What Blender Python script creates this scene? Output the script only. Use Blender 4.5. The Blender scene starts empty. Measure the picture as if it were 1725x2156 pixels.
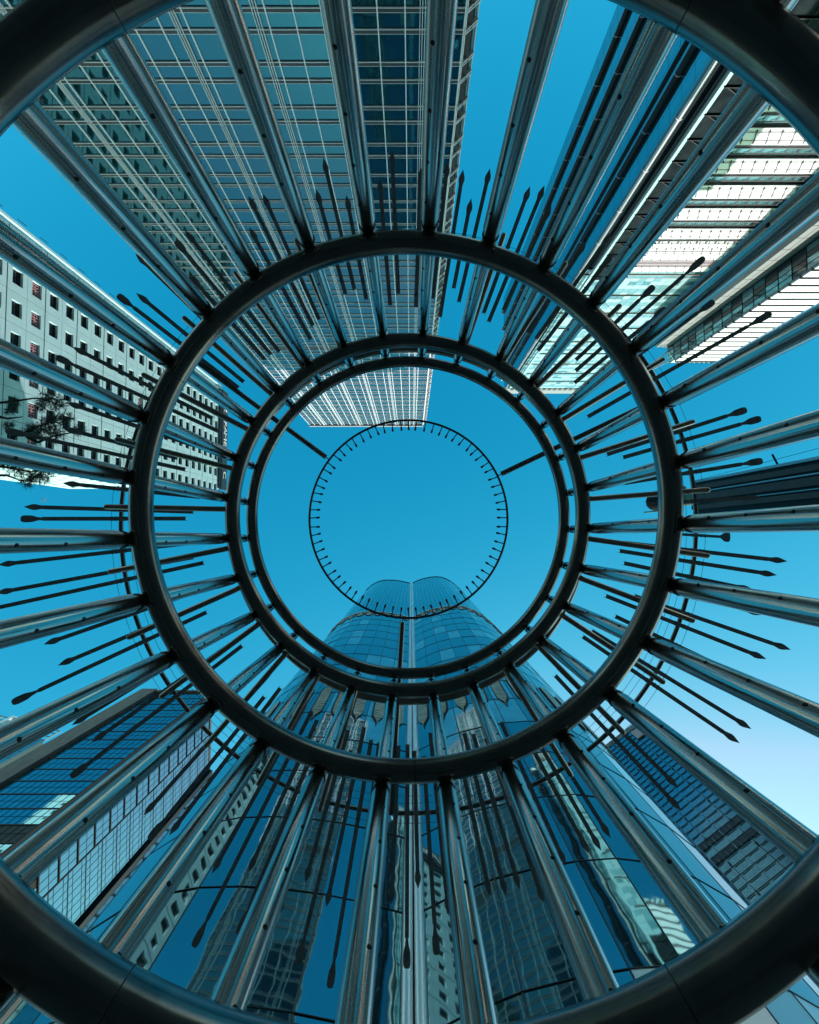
import bpy, bmesh, math, random
from mathutils import Vector, Matrix
random.seed(7)
R_ = math.radians
scene = bpy.context.scene
COL = scene.collection

# ------------------------------------------------------------------ camera
EYE = 1.3                       # the lens is 1.3 m above the paving, looking up
TILT = math.atan(52 / 1100)
cam_d = bpy.data.cameras.new('camera'); cam = bpy.data.objects.new('camera', cam_d)
COL.objects.link(cam); scene.camera = cam
cam_d.sensor_fit = 'HORIZONTAL'; cam_d.sensor_width = 36.0
cam_d.lens = 36.0 * 1100 / 1725
cam_d.shift_x = -3.5 / 1725
cam_d.clip_start = 0.02; cam_d.clip_end = 6000
ct, st = math.cos(TILT), math.sin(TILT)
cam.matrix_world = Matrix(((1, 0, 0, 0), (0, -ct, st, 0), (0, -st, -ct, EYE), (0, 0, 0, 1)))

# ------------------------------------------------------------------ sky, sun, exposure
SUN_EL = R_(28); SUN_DIR = Vector((0.31, 1.0, 0)).normalized()
w = bpy.data.worlds.new('World'); scene.world = w; w.use_nodes = True
nt = w.node_tree; bg = nt.nodes['Background']
sky = nt.nodes.new('ShaderNodeTexSky'); sky.sky_type = 'NISHITA'; sky.sun_disc = False
sky.sun_elevation = SUN_EL
sky.sun_rotation = math.atan2(SUN_DIR.x, SUN_DIR.y)
sky.air_density = 1.0; sky.dust_density = 2.2; sky.ozone_density = 1.0
# the photograph's cyan film grade: one tone curve per colour channel for the whole sky
SKY_OUT = []
sep = nt.nodes.new('ShaderNodeSeparateColor'); com = nt.nodes.new('ShaderNodeCombineColor')
nt.links.new(sky.outputs[0], sep.inputs[0])
for c, (gain, power) in enumerate(((10.0, 3.5), (1.50, .99), (1.32, .80))):
    a = nt.nodes.new('ShaderNodeMath'); a.operation = 'MULTIPLY'; a.inputs[1].default_value = .191
    b = nt.nodes.new('ShaderNodeMath'); b.operation = 'POWER'; b.inputs[1].default_value = power
    d = nt.nodes.new('ShaderNodeMath'); d.operation = 'MULTIPLY'; d.inputs[1].default_value = gain / .191
    nt.links.new(sep.outputs[c], a.inputs[0]); nt.links.new(a.outputs[0], b.inputs[0]); nt.links.new(b.outputs[0], d.inputs[0])
    SKY_OUT.append(d)
lim = nt.nodes.new('ShaderNodeMath'); lim.operation = 'MULTIPLY'; lim.inputs[1].default_value = .57
mn = nt.nodes.new('ShaderNodeMath'); mn.operation = 'MINIMUM'
nt.links.new(SKY_OUT[1].outputs[0], lim.inputs[0]); nt.links.new(SKY_OUT[0].outputs[0], mn.inputs[0]); nt.links.new(lim.outputs[0], mn.inputs[1])
nt.links.new(mn.outputs[0], com.inputs[0]); nt.links.new(SKY_OUT[1].outputs[0], com.inputs[1]); nt.links.new(SKY_OUT[2].outputs[0], com.inputs[2])
nt.links.new(com.outputs[0], bg.inputs[0])
bg.inputs[1].default_value = 0.15
sd = bpy.data.lights.new('sun', 'SUN'); sd.energy = 4.5; sd.angle = R_(0.5); sd.color = (1.0, 0.95, 0.93)
sun = bpy.data.objects.new('sun', sd); COL.objects.link(sun)
sv = Vector((SUN_DIR.x * math.cos(SUN_EL), SUN_DIR.y * math.cos(SUN_EL), math.sin(SUN_EL)))
sun.rotation_euler = sv.to_track_quat('Z', 'Y').to_euler(); sun.location = (0, 0, 400)
vs = scene.view_settings; vs.view_transform = 'Standard'; vs.look = 'None'; vs.gamma = 1
vs.exposure = 0.35; vs.use_curve_mapping = False

# ------------------------------------------------------------------ helpers
def V(*a): return Vector(a)
X, Y, Z = V(1, 0, 0), V(0, 1, 0), V(0, 0, 1)

def project(p):
    r = p - V(0, 0, EYE)
    d = r.y * (-st) + r.z * ct
    if d <= 0.01: return None
    return (r.x / d * 1100 + 866, (r.y * ct + r.z * st) / d * 1100 + 1078)

def tag(o, label=None, cat=None, group=None, kind=None):
    if label: o['label'] = label
    if cat: o['category'] = cat
    if group: o['group'] = group
    if kind: o['kind'] = kind
    return o

def thing(name, label, cat, loc=(0, 0, 0), group=None):
    o = bpy.data.objects.new(name, None); COL.objects.link(o); o.location = loc
    o.empty_display_size = 0.3
    return tag(o, label, cat, group)

def link(name, mesh, parent=None, loc=None, rot=None, scale=None):
    o = bpy.data.objects.new(name, mesh); COL.objects.link(o)
    if loc is not None: o.location = loc
    if rot is not None: o.rotation_mode = 'QUATERNION'; o.rotation_quaternion = rot
    if scale is not None: o.scale = scale
    if parent is not None:
        o.parent = parent
        q = Vector(parent.location) if parent.parent is None else Vector((0, 0, 0))
        o.location = Vector(o.location) - q
    return o

class MB:
    def __init__(s): s.v = []; s.f = []
    def box(s, o, u, v, n, a, b, c):        # corner o, unit dirs, sizes
        i = len(s.v); U, W, N = u * a, v * b, n * c
        s.v += [o, o + U, o + U + W, o + W, o + N, o + U + N, o + U + W + N, o + W + N]
        s.f += [tuple(i + k for k in q) for q in ((0, 3, 2, 1), (4, 5, 6, 7), (0, 1, 5, 4), (1, 2, 6, 5), (2, 3, 7, 6), (3, 0, 4, 7))]
        return s
    def bar(s, a, b, w, n=None, d=None):      # square bar between two points
        t = (b - a); L = t.length; t = t / L
        n = n or (Z if abs(t.z) < .9 else X)
        u = t.cross(n).normalized(); m = u.cross(t).normalized(); d = d or w
        return s.box(a - u * w / 2 - m * d / 2, t, u, m, L, w, d)
    def prism(s, pts, n, th):
        i = len(s.v); k = len(pts)
        s.v += [p for p in pts] + [p + n * th for p in pts]
        s.f.append(tuple(range(i + k - 1, i - 1, -1))); s.f.append(tuple(range(i + k, i + 2 * k)))
        for j in range(k):
            q = (j + 1) % k; s.f.append((i + j, i + q, i + k + q, i + k + j))
        return s
    def tube(s, path, radii, n=12, cap=True):
        i0 = len(s.v); m = len(path)
        for j, p in enumerate(path):
            t = (path[min(j + 1, m - 1)] - path[max(j - 1, 0)]).normalized()
            a = t.cross(Z if abs(t.z) < .9 else X).normalized(); b = t.cross(a)
            r = radii[j] if isinstance(radii, (list, tuple)) else radii
            for k in range(n):
                g = 2 * math.pi * k / n
                s.v.append(p + a * (r * math.cos(g)) + b * (r * math.sin(g)))
        for j in range(m - 1):
            for k in range(n):
                q = (k + 1) % n; a0 = i0 + j * n
                s.f.append((a0 + k, a0 + q, a0 + n + q, a0 + n + k))
        if cap:
            s.f.append(tuple(i0 + k for k in range(n - 1, -1, -1)))
            s.f.append(tuple(i0 + (m - 1) * n + k for k in range(n)))
        return s
    def mesh(s, name, mat, smooth=False):
        me = bpy.data.meshes.new(name); me.from_pydata([tuple(p) for p in s.v], [], s.f)
        me.materials.append(mat)
        bm = bmesh.new(); bm.from_mesh(me); bmesh.ops.recalc_face_normals(bm, faces=bm.faces); bm.to_mesh(me); bm.free()
        if smooth:
            me.polygons.foreach_set('use_smooth', [True] * len(me.polygons))
            me.set_sharp_from_angle(angle=R_(45))
        me.update(); return me
    def build(s, name, mat, parent=None, smooth=False):
        if parent is not None:
            q = Vector(parent.location); s.v = [p - q for p in s.v]
            o = bpy.data.objects.new(name, s.mesh(name, mat, smooth)); COL.objects.link(o); o.parent = parent
            return o
        return link(name, s.mesh(name, mat, smooth))

def torus_mb(R, r, z, cx, cy, seg=160, side=18, a0=0, a1=2 * math.pi):
    m = MB(); full = abs(a1 - a0 - 2 * math.pi) < 1e-6; ns = seg if full else seg + 1
    for i in range(ns):
        a = a0 + (a1 - a0) * i / seg
        for k in range(side):
            g = 2 * math.pi * k / side; q = R + r * math.cos(g)
            m.v.append(V(cx + q * math.cos(a), cy + q * math.sin(a), z + r * math.sin(g)))
    for i in range(seg):
        j = (i + 1) % ns
        for k in range(side):
            l = (k + 1) % side
            m.f.append((i * side + k, j * side + k, j * side + l, i * side + l))
    return m

def srgb(h):
    c = [int(h[i:i + 2], 16) / 255 for i in (0, 2, 4)]
    return tuple((x / 12.92 if x <= .04045 else ((x + .055) / 1.055) ** 2.4) for x in c)

def mat(name, col, rough=.5, metal=0.0, noise=0.0, nscale=4.0, bump=0.0, bscale=3.0, spec=.5, rvar=0.0, wave=None, stretch=(1, 1, 1), jitter=0.0):
    m = bpy.data.materials.new(name); m.use_nodes = True; t = m.node_tree; b = t.nodes['Principled BSDF']
    b.inputs['Base Color'].default_value = (*col, 1); b.inputs['Roughness'].default_value = rough
    b.inputs['Metallic'].default_value = metal; b.inputs['Specular IOR Level'].default_value = spec
    geo = t.nodes.new('ShaderNodeNewGeometry'); mp = t.nodes.new('ShaderNodeMapping'); mp.inputs['Scale'].default_value = stretch
    t.links.new(geo.outputs['Position'], mp.inputs[0])
    src = None
    if noise:
        n = t.nodes.new('ShaderNodeTexNoise'); n.inputs['Scale'].default_value = nscale; n.inputs['Detail'].default_value = 5
        t.links.new(mp.outputs[0], n.inputs['Vector'])
        r = t.nodes.new('ShaderNodeMapRange'); r.inputs[1].default_value = .3; r.inputs[2].default_value = .7
        r.inputs[3].default_value = 1 - noise; r.inputs[4].default_value = 1 + noise * .6
        t.links.new(n.outputs[0], r.inputs[0])
        x = t.nodes.new('ShaderNodeMix'); x.data_type = 'RGBA'; x.blend_type = 'MULTIPLY'; x.inputs[0].default_value = 1
        x.inputs[6].default_value = (*col, 1); t.links.new(r.outputs[0], x.inputs[7])
        src = x.outputs[2]
        if rvar:
            r2 = t.nodes.new('ShaderNodeMapRange'); r2.inputs[1].default_value = .3; r2.inputs[2].default_value = .7
            r2.inputs[3].default_value = rough - rvar; r2.inputs[4].default_value = rough + rvar
            t.links.new(n.outputs[0], r2.inputs[0]); t.links.new(r2.outputs[0], b.inputs['Roughness'])
    if jitter:
        at = t.nodes.new('ShaderNodeObjectInfo') ; wn = t.nodes.new('ShaderNodeTexWhiteNoise')
        s = t.nodes.new('ShaderNodeVectorMath'); s.operation = 'SNAP'; s.inputs[1].default_value = jitter_cell
        t.links.new(geo.outputs['Position'], s.inputs[0]); t.links.new(s.outputs[0], wn.inputs['Vector'])
        r = t.nodes.new('ShaderNodeMapRange'); r.inputs[3].default_value = 1 - jitter; r.inputs[4].default_value = 1 + jitter
        t.links.new(wn.outputs['Value'], r.inputs[0])
        x = t.nodes.new('ShaderNodeMix'); x.data_type = 'RGBA'; x.blend_type = 'MULTIPLY'; x.inputs[0].default_value = 1
        x.inputs[6].default_value = (*col, 1)
        if src: t.links.new(src, x.inputs[6])
        t.links.new(r.outputs[0], x.inputs[7]); src = x.outputs[2]
    if src: t.links.new(src, b.inputs['Base Color'])
    if bump:
        n = t.nodes.new('ShaderNodeTexNoise'); n.inputs['Scale'].default_value = bscale; n.inputs['Detail'].default_value = 2
        t.links.new(mp.outputs[0], n.inputs['Vector'])
        bp = t.nodes.new('ShaderNodeBump'); bp.inputs['Strength'].default_value = 1; bp.inputs['Distance'].default_value = bump
        t.links.new(n.outputs[0], bp.inputs['Height']); t.links.new(bp.outputs[0], b.inputs['Normal'])
    return m
jitter_cell = (2, 2, 2)

M = {}
M['steel'] = mat('brushed_steel', (.58, .48, .425), .18, 1.0, noise=.07, nscale=14, rvar=.05, bump=.00025, bscale=60, stretch=(1, 1, .12))
M['ring_steel'] = mat('ring_steel', (.23, .19, .175), .20, 1.0, noise=.10, nscale=9, rvar=.04, bump=.00025, bscale=40)
M['rust_steel'] = mat('bronzed_steel', (.46, .31, .25), .20, 1.0, noise=.12, nscale=14, rvar=.05)
M['seam'] = mat('weld_seam', (.06, .058, .055), .5, .8)
M['hole'] = mat('hole_black', (.004, .004, .004), .8)
M['blade'] = mat('blade_grey', (.42, .35, .34), .5, .2, noise=.25, nscale=20)
M['pale_blade'] = mat('frosted_blade', (.28, .42, .44), .4, 0)
M['wire'] = mat('wire', (.02, .02, .02), .6)
M['ground'] = mat('paving_stone', (.075, .07, .066), .7, noise=.35, nscale=1.5)
M['asphalt'] = mat('asphalt', (.05, .05, .05), .85, noise=.3, nscale=3)
M['kerb'] = mat('kerb_stone', (.22, .22, .21), .8, noise=.2, nscale=3)
M['t_glass'] = mat('teal_curtain_glass', (.03, .15, .19), .03, .84, bump=.005, bscale=.35, noise=.08, nscale=.1)
M['t_mull'] = mat('silver_mullion', (.90, .84, .90), .4, .1)
M['t_dark'] = mat('dark_spandrel', (.045, .035, .04), .45, .2)
M['c_glass'] = mat('deep_blue_glass', (.145, .28, .33), .025, .93, bump=.012, bscale=.40, stretch=(1, 1, .6), noise=.10, nscale=.08)
M['c_light'] = mat('painted_reflection_glass', (.36, .52, .54), .05, .75, noise=.2, nscale=.6)  # paler tint paints bright reflections of lit interiors into scattered panes
M['c_joint'] = mat('glass_joint', (.025, .03, .035), .4, .3)
M['chrome'] = mat('polished_column', (.86, .86, .88), .28, .45, bump=.01, bscale=.8)
M['silver_panel'] = mat('silver_panel', (.62, .64, .66), .3, .5)
M['louvre'] = mat('beige_louvre', (.46, .36, .24), .4, .2, noise=.85, nscale=3, stretch=(.25, .25, 1.6))
M['dark_glass'] = mat('dark_glass', (.03, .045, .05), .05, .25, bump=.003, bscale=.5)
M['shaft_glass'] = mat('shaft_glass', (.02, .028, .03), .6, 0, spec=.0, noise=.5, nscale=.4)
M['l_glass'] = mat('blue_mirror_glass', (.15, .33, .42), .02, .95, noise=.06, nscale=.2, bump=.002, bscale=.6)
M['black'] = mat('black_frame', (.012, .012, .014), .5, 0, spec=.15)
M['brown'] = mat('brown_stone', (.12, .10, .095), .7, noise=.35, nscale=2, stretch=(1, 1, .2))
M['white_wall'] = mat('white_wall', (.48, .66, .69), .6, noise=.07, nscale=.5)
M['pane_dark'] = mat('small_window_glass', (.05, .06, .07), .08, .5, noise=.5, nscale=1.5)
M['pink'] = mat('pink_grille', (.62, .30, .33), .5)
M['sign'] = mat('sign_board', (.025, .027, .032), .5)
M['letter'] = mat('white_letter', (.8, .8, .8), .5)
M['rib'] = mat('grey_rib', (.045, .04, .04), .6, 0, noise=.2, nscale=.8)
M['rib_light'] = mat('light_rib', (.36, .38, .38), .3, .7)
M['r_glass'] = mat('satin_blue_glass', (.16, .34, .42), .16, .9, noise=.06, nscale=.2)
M['b_glass'] = mat('dark_blue_glass', (.22, .40, .44), .03, .93, noise=.08, nscale=.2, bump=.002, bscale=.5)
M['pale_a'] = mat('pale_cyan_panel', (.42, .60, .62), .18, .25)
M['pale_b'] = mat('mid_cyan_panel', (.25, .46, .50), .12, .4)
M['pale_c'] = mat('teal_strip_glass', (.16, .33, .36), .08, .5)
M['white_panel'] = mat('white_panel', (.80, .79, .80), .5)
M['mauve'] = mat('mauve_louvre', (.50, .40, .44), .6)
M['grey_panel'] = mat('grey_panel', (.20, .21, .21), .5, noise=.08, nscale=.6)
M['green'] = mat('green_paint', (.06, .13, .035), .5)
M['bark'] = mat('bark', (.06, .045, .035), .9, noise=.4, nscale=12)
M['needle'] = mat('needles', (.035, .055, .02), .6)
M['airc'] = mat('aircraft_white', (.8, .8, .8), .4)

UNIT = {}
def unit(matkey, th):
    k = (matkey, th)
    if k not in UNIT:
        m = MB(); m.box(V(-.5, -.5, 0), X, Y, Z, 1, 1, th); UNIT[k] = m.mesh('pane', M[matkey])
    return UNIT[k]

class Panes:
    """rectangular pieces of a facade: the largest in view become parts, the rest one joined part"""
    def __init__(s, parent, name, limit=300, th=.08): s.p = parent; s.n = name; s.l = limit; s.th = th; s.i = []
    def add(s, c, u, v, wd, ht, mk, tilt=0.0):      # centre, width dir, height dir
        n = u.cross(v).normalized()
        s.i.append((c, u, v, n, wd, ht, mk, tilt))
    def finish(s):
        def size(q):
            c, u, v, n, wd, ht = q[:6]
            pc = project(c)
            if pc is None or not (-20 < pc[0] < 1745 and -20 < pc[1] < 2176): return 0
            a = project(c - u * wd / 2 - v * ht / 2); b = project(c + u * wd / 2 - v * ht / 2); d = project(c - u * wd / 2 + v * ht / 2)
            if not (a and b and d): return 0
            return abs((b[0] - a[0]) * (d[1] - a[1]) - (b[1] - a[1]) * (d[0] - a[0]))
        it = [(size(q), k, q) for k, q in enumerate(s.i)]; it.sort(key=lambda t: -t[0])
        rest = {}
        for j, (sz, k, q) in enumerate(it):
            c, u, v, n, wd, ht, mk, tilt = q
            rot = Matrix((u, v, n)).transposed()
            if tilt:
                rot = rot @ Matrix.Rotation(random.gauss(0, tilt), 3, 'X') @ Matrix.Rotation(random.gauss(0, tilt), 3, 'Y')
            if j < s.l and sz > 0:
                link(s.n, unit(mk, s.th), s.p, c, rot.to_quaternion(), (wd, ht, 1))
            else:
                m = rest.setdefault(mk, MB())
                uu, vv, nn = rot.col[0], rot.col[1], rot.col[2]
                m.box(c - uu * wd / 2 - vv * ht / 2, uu, vv, nn, wd, ht, s.th)
        for mk, m in rest.items():
            tag(m.build(s.n, M[mk], s.p), kind='stuff')

# ================================================================== SETTING
g = MB(); g.box(V(-3000, -3000, -.5), X, Y, Z, 6000, 6000, .5)
tag(g.build('ground', M['asphalt']), kind='structure')
g = MB(); g.box(V(-40, -40, 0.0), X, Y, Z, 80, 70, .12)
tag(g.build('pavement', M['ground']), kind='structure')
GZ = .12

# ================================================================== SCULPTURE 1: the cage of rings and struts
CX, CY = -0.03, -0.205
N = 28; PH = 4.84
LEV = [EYE + h for h in (-1.08, 1.407, 2.952, 4.466, 5.018)]
cage = thing('steel_cage', 'tall brushed steel cage of stacked hoops and perforated struts seen from inside', 'sculpture', (CX, CY, GZ))
RT = [.062, .080, .0655, .062, .052]
for i, z in enumerate(LEV):
    rg = torus_mb(1.572 if i == 1 else 1.5, RT[i], z, CX, CY + (.018 if i == 1 else 0)).build('ring', M['ring_steel'], cage, True)
    m = MB()
    for a in (88, 208, 328) if i != 1 else (62, 118, 238, 302):
        a = R_(a); 
        q = 1.572 if i == 1 else 1.5; c = V(CX + q * math.cos(a), CY + (.018 if i == 1 else 0) + q * math.sin(a), z); t = V(-math.sin(a), math.cos(a), 0)
        m.tube([c - t * .0018, c + t * .0018], RT[i] + .0012, 20)
    m.build('weld_seam', M['seam'], cage)

def strut_mesh(L, r, neck, name):
    prof = [(0, r), (L - neck, r), (L - neck + .006, r * .96), (L - neck + .010, r * .86), (L - neck + .011, .5 * r)]
    m = MB(); m.tube([V(0, 0, a) for a, _ in prof], [b for _, b in prof], 24)
    return m.mesh(name, M['steel'], True)
# the tube's frame at the top of each strut: collar ring
secs = []
secs.append((GZ, GZ + .1, .0530, 0)); secs.append((GZ, LEV[1], .0530, 0)); secs.append((LEV[1], LEV[2], .0520, 5))
secs.append((LEV[2], LEV[3], .0465, 4)); secs.append((LEV[3], LEV[4], .040, 1))
hm = MB(); hm.tube([V(0, 0, 0), V(.0025, 0, 0)], .0088, 12); hole_me = hm.mesh('spray_hole', M['hole'])
for si, (z0, z1, r, nh) in enumerate(secs):
    ra, rb = (RT[si - 1] if si else 0), RT[si]
    za, zb = (z0 + .05, z1 - .01) if si > 1 else (z0, z1); L = zb - za
    if si == 0: continue
    me = strut_mesh(L, r, .11 if si < 4 else .08, 'strut')
    cm = MB(); cm.tube([V(0, 0, 0), V(0, 0, .012)], r * .93, 20); cme = cm.mesh('collar', M['seam'], True)
    nm_ = MB(); nm_.tube([V(0, 0, 0), V(0, 0, .055), V(0, 0, .0551), V(0, 0, .066), V(0, 0, .0661), V(0, 0, .16)], [r * .84, r * .84, r * .95, r * .95, r * .86, r * .86], 20); nme = nm_.mesh('neck', M['ring_steel'], True)
    if si < 2: me = MB().tube([V(0, 0, 0), V(0, 0, L)], r, 24).mesh('strut', M['steel'], True)
    for k in range(N if si > 1 else 0 if si == 0 else 4):
        a = R_(PH + k * 360 / N if si > 1 else (-51, 50, 127, 192)[k])
        RS = 1.588 if si > 1 else 1.695
        p = V(CX + RS * math.cos(a), CY + RS * math.sin(a), za)
        q = Matrix.Rotation(a + math.pi, 3, 'Z').to_quaternion()
        s = link('strut' if si > 1 else 'leg', me, cage, p, q)
        if si > 1: c = link('neck', nme, s); c.location = (0, 0, L - (.11 if si < 4 else .08) + .005)
        for j in range(nh):
            if si == 4: hz = .2
            else: hz = {1: EYE + .25 + .33 * j, 2: EYE + 1.471 + .295 * j, 3: EYE + 3.03 + .3 * j}[si] - za
            g2 = R_(28)
            h = bpy.data.objects.new('spray_hole', hole_me); COL.objects.link(h); h.parent = s
            h.location = ((r - .0008) * math.cos(g2), (r - .0008) * math.sin(g2), hz)
            h.rotation_euler = (0, 0, g2)

# spokes standing out from the third hoop, round ended
for k in range(N):
    a = R_(PH + k * 360 / N + random.uniform(-.3, .3)); a = math.atan2(math.sin(a) + .06, math.cos(a))
    d = V(math.cos(a), math.sin(a), 0); c = V(CX, CY, EYE + 4.50)
    p0, p1 = c + d * 1.53, c + d * 2.60; rr = .0235
    path = [p0, p1] + [p1 + d * (rr * math.sin(R_(t))) for t in (30, 60, 88)]
    rad = [rr, rr] + [rr * math.cos(R_(t)) for t in (30, 60, 88)]
    m = MB(); m.tube(path, rad, 14); m.build('spoke', M['rust_steel'], cage, True)
    

# ================================================================== SCULPTURE 2: the wheel of blades above the cage
WH = EYE + 5.8
wheel = thing('blade_wheel', 'thin outer hoop hung with dark paddle and spear blades around the cage', 'sculpture', (CX, CY, WH))
torus_mb(1.10, .0125, WH, CX, CY, 128, 8).build('misting_ring', M['seam'], wheel, True)
torus_mb(1.958, .045, WH, CX, CY + .04, 160, 14).build('inner_hoop', M['rust_steel'], wheel, True)
torus_mb(3.21, .0245, WH + .03, CX, CY, 200, 12).build('outer_hoop', M['ring_steel'], wheel, True)
for rr, zz in ((3.10, .02), (3.03, .03), (3.33, .05)):
    torus_mb(rr, .0022, WH + zz, CX, CY, 160, 5).build('wire', M['wire'], wheel)
nz = MB(); nz.tube([V(0, 0, 0), V(-.072, 0, 0), V(-.08, 0, 0), V(-.108, 0, -.004), V(-.118, 0, -.004)], [.006, .006, .010, .012, .006], 8)
nzm = nz.mesh('nozzle', M['seam'], True)
for k in range(72):
    a = 2 * math.pi * k / 72 + random.uniform(-.006, .006)
    o = link('nozzle', nzm, wheel, (CX + 1.10 * math.cos(a), CY + 1.10 * math.sin(a), WH))
    o.rotation_euler = (0, random.uniform(-.12, .12), a + random.uniform(-.1, .1))
for a in (R_(216.5), R_(-25.5), R_(93.3)):
    d = V(math.cos(a), math.sin(a), 0); c = V(CX, CY, WH)
    m = MB(); m.tube([c + d * 1.09, c + d * 1.145], .006, 8); m.tube([c + d * 1.145, c + d * 3.20], .029, 14)
    m.build('arm', M['ring_steel'], wheel, True)
BL = [(1.3, 3.46, 'Q'), (3.4, 3.56, 'Q'), (6.5, 4.2, 'S'), (8.8, 4.1, 'S'), (11.8, 3.88, 'S'), (15.2, 4.04, 'S'), (19.0, 4.42, 'S'), (21.5, 4.2, 'S'), (25.4, 4.45, 'S'), (27.7, 4.03, 'S'), (31.6, 4.37, 'S'), (34.2, 4.34, 'S'), (40.8, 4.21, 'S'), (45.0, 4.12, 'S'), (47.0, 4.31, 'S'), (53.6, 4.1, 'S'), (57.7, 4.07, 'S'), (59.9, 4.13, 'S'), (61.7, 4.09, 'S'), (65.6, 4.1, 'S'), (70.6, 4.37, 'S'), (73.3, 4.15, 'S'), (75.5, 4.18, 'S'), (77.8, 4.14, 'S'), (84.2, 4.26, 'S'), (86.3, 4.66, 'P'), (88.5, 3.97, 'S'), (90.2, 4.79, 'P'), (92.5, 4.13, 'S'), (97.4, 4.08, 'S'), (99.5, 5.06, 'P'), (101.9, 4.25, 'S'), (103.9, 4.89, 'P'), (105.8, 4.06, 'S'), (108.2, 4.49, 'S'), (112.2, 4.8, 'P'), (114.3, 4.17, 'S'), (116.6, 5.11, 'P'), (118.9, 4.35, 'S'), (122.8, 4.2, 'S'), (127.0, 4.27, 'S'), (128.9, 4.44, 'P'), (131.7, 4.29, 'S'), (136.0, 4.35, 'S'), (142.5, 4.6, 'P'), (144.7, 4.21, 'S'), (148.4, 4.29, 'S'), (155.0, 4.76, 'P'), (157.2, 4.15, 'S'), (160.9, 4.22, 'S'), (167.7, 4.85, 'S'), (169.7, 4.61, 'S'), (173.5, 4.55, 'S'), (175.3, 4.25, 'P'), (179.9, 4.29, 'P'), (181.7, 4.26, 'S'), (185.8, 3.86, 'S'), (192.3, 4.6, 'P'), (194.6, 3.99, 'S'), (198.7, 4.04, 'S'), (204.6, 4.35, 'P'), (207.0, 4.24, 'S'), (217.5, 4.14, 'P'), (219.6, 3.99, 'S'), (224.1, 4.31, 'S'), (227.9, 3.69, 'P'), (230.0, 4.11, 'P'), (232.2, 4.14, 'S'), (241.3, 3.77, 'S'), (243.6, 4.1, 'S'), (245.8, 4.06, 'S'), (250.4, 4.12, 'S'), (254.3, 3.9, 'S'), (256.7, 4.23, 'S'), (259.1, 3.75, 'S'), (261.9, 4.11, 'S'), (265.1, 3.89, 'S'), (267.4, 4.21, 'S'), (272.0, 4.01, 'S'), (276.3, 4.1, 'S'), (278.9, 4.03, 'S'), (281.1, 3.71, 'S'), (283.1, 4.1, 'S'), (290.1, 4.03, 'S'), (292.2, 4.1, 'S'), (294.5, 3.92, 'S'), (297.9, 3.75, 'S'), (302.7, 3.74, 'S'), (305.4, 3.99, 'S'), (307.7, 3.81, 'S'), (316.6, 3.82, 'P'), (318.6, 4.47, 'P'), (320.8, 3.75, 'P'), (324.6, 4.23, 'P'), (330.5, 4.7, 'P'), (342.2, 3.97, 'P'), (344.2, 4.09, 'P'), (348.5, 4.19, 'P'), (350.8, 3.99, 'P'), (356.6, 3.91, 'L')]
def leaf_pts(L, kind):
    if kind in 'SL':
        w = .034; pr = [(0, .012), (.02, .013), (.10, .30 * w * 2), (.28, .78 * w), (.45, w), (.62, .86 * w), (.82, .42 * w), (1, .001)]
    else:
        w = .040 if kind == 'P' else .055
        pr = [(0, .011), (.12, .013), (.32, .55 * w), (.50, .92 * w), (.80, w), (.93, .86 * w), (1, .5 * w)]
    up = [(a * L, b) for a, b in pr]
    return up + [(a, -b) for a, b in reversed(up)]
for (dg, rt, kd) in BL:
    a = R_(dg); d = V(math.cos(a), math.sin(a), 0); t = V(-math.sin(a), math.cos(a), 0); c = V(CX, CY, WH - .022)
    r0 = random.choice((2.33, 2.42, 2.5, 2.62)) + random.uniform(-.04, .04)
    LL = .22 if kd in 'SL' else .26
    if kd == 'P' and rt > 4.4: LL = .34
    if kd == 'Q': r0 = 3.0; LL = .13
    wd = .0205 if kd != 'Q' else .014
    mk = M['pale_blade'] if kd == 'Q' else M['blade']
    m = MB(); e = rt - LL + .03
    m.box(c + d * r0 - t * wd - Z * .003, d, t, Z, e - r0, 2 * wd, .004)
    for s in (-1, 1):
        m.box(c + d * (r0 - .018) + t * (s * wd - .0015) - Z * .003, d, t, Z, e - r0 + .0, .003, .018)
    for rr in (3.14, 3.19, 3.24, 3.28):
        m.box(c + d * rr - t * (wd + .006) - Z * .001, d, t, Z, .010, 2 * wd + .012, .012)
    b = m.build('blade', mk, wheel)
    if kd == 'Q': b['label'] = 'pale frosted blade with a short broad end'
    lm = MB(); lm.prism([c + d * (rt - LL + x) + t * y - Z * .006 for x, y in leaf_pts(LL, kd)], Z, .003)
    lo = lm.build('spear_tip' if kd in 'SL' else 'paddle_tip', mk, wheel)
    lo.parent = b; lo.location = (0, 0, 0)
    # blades were built in wheel coordinates; both share the wheel's origin

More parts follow.
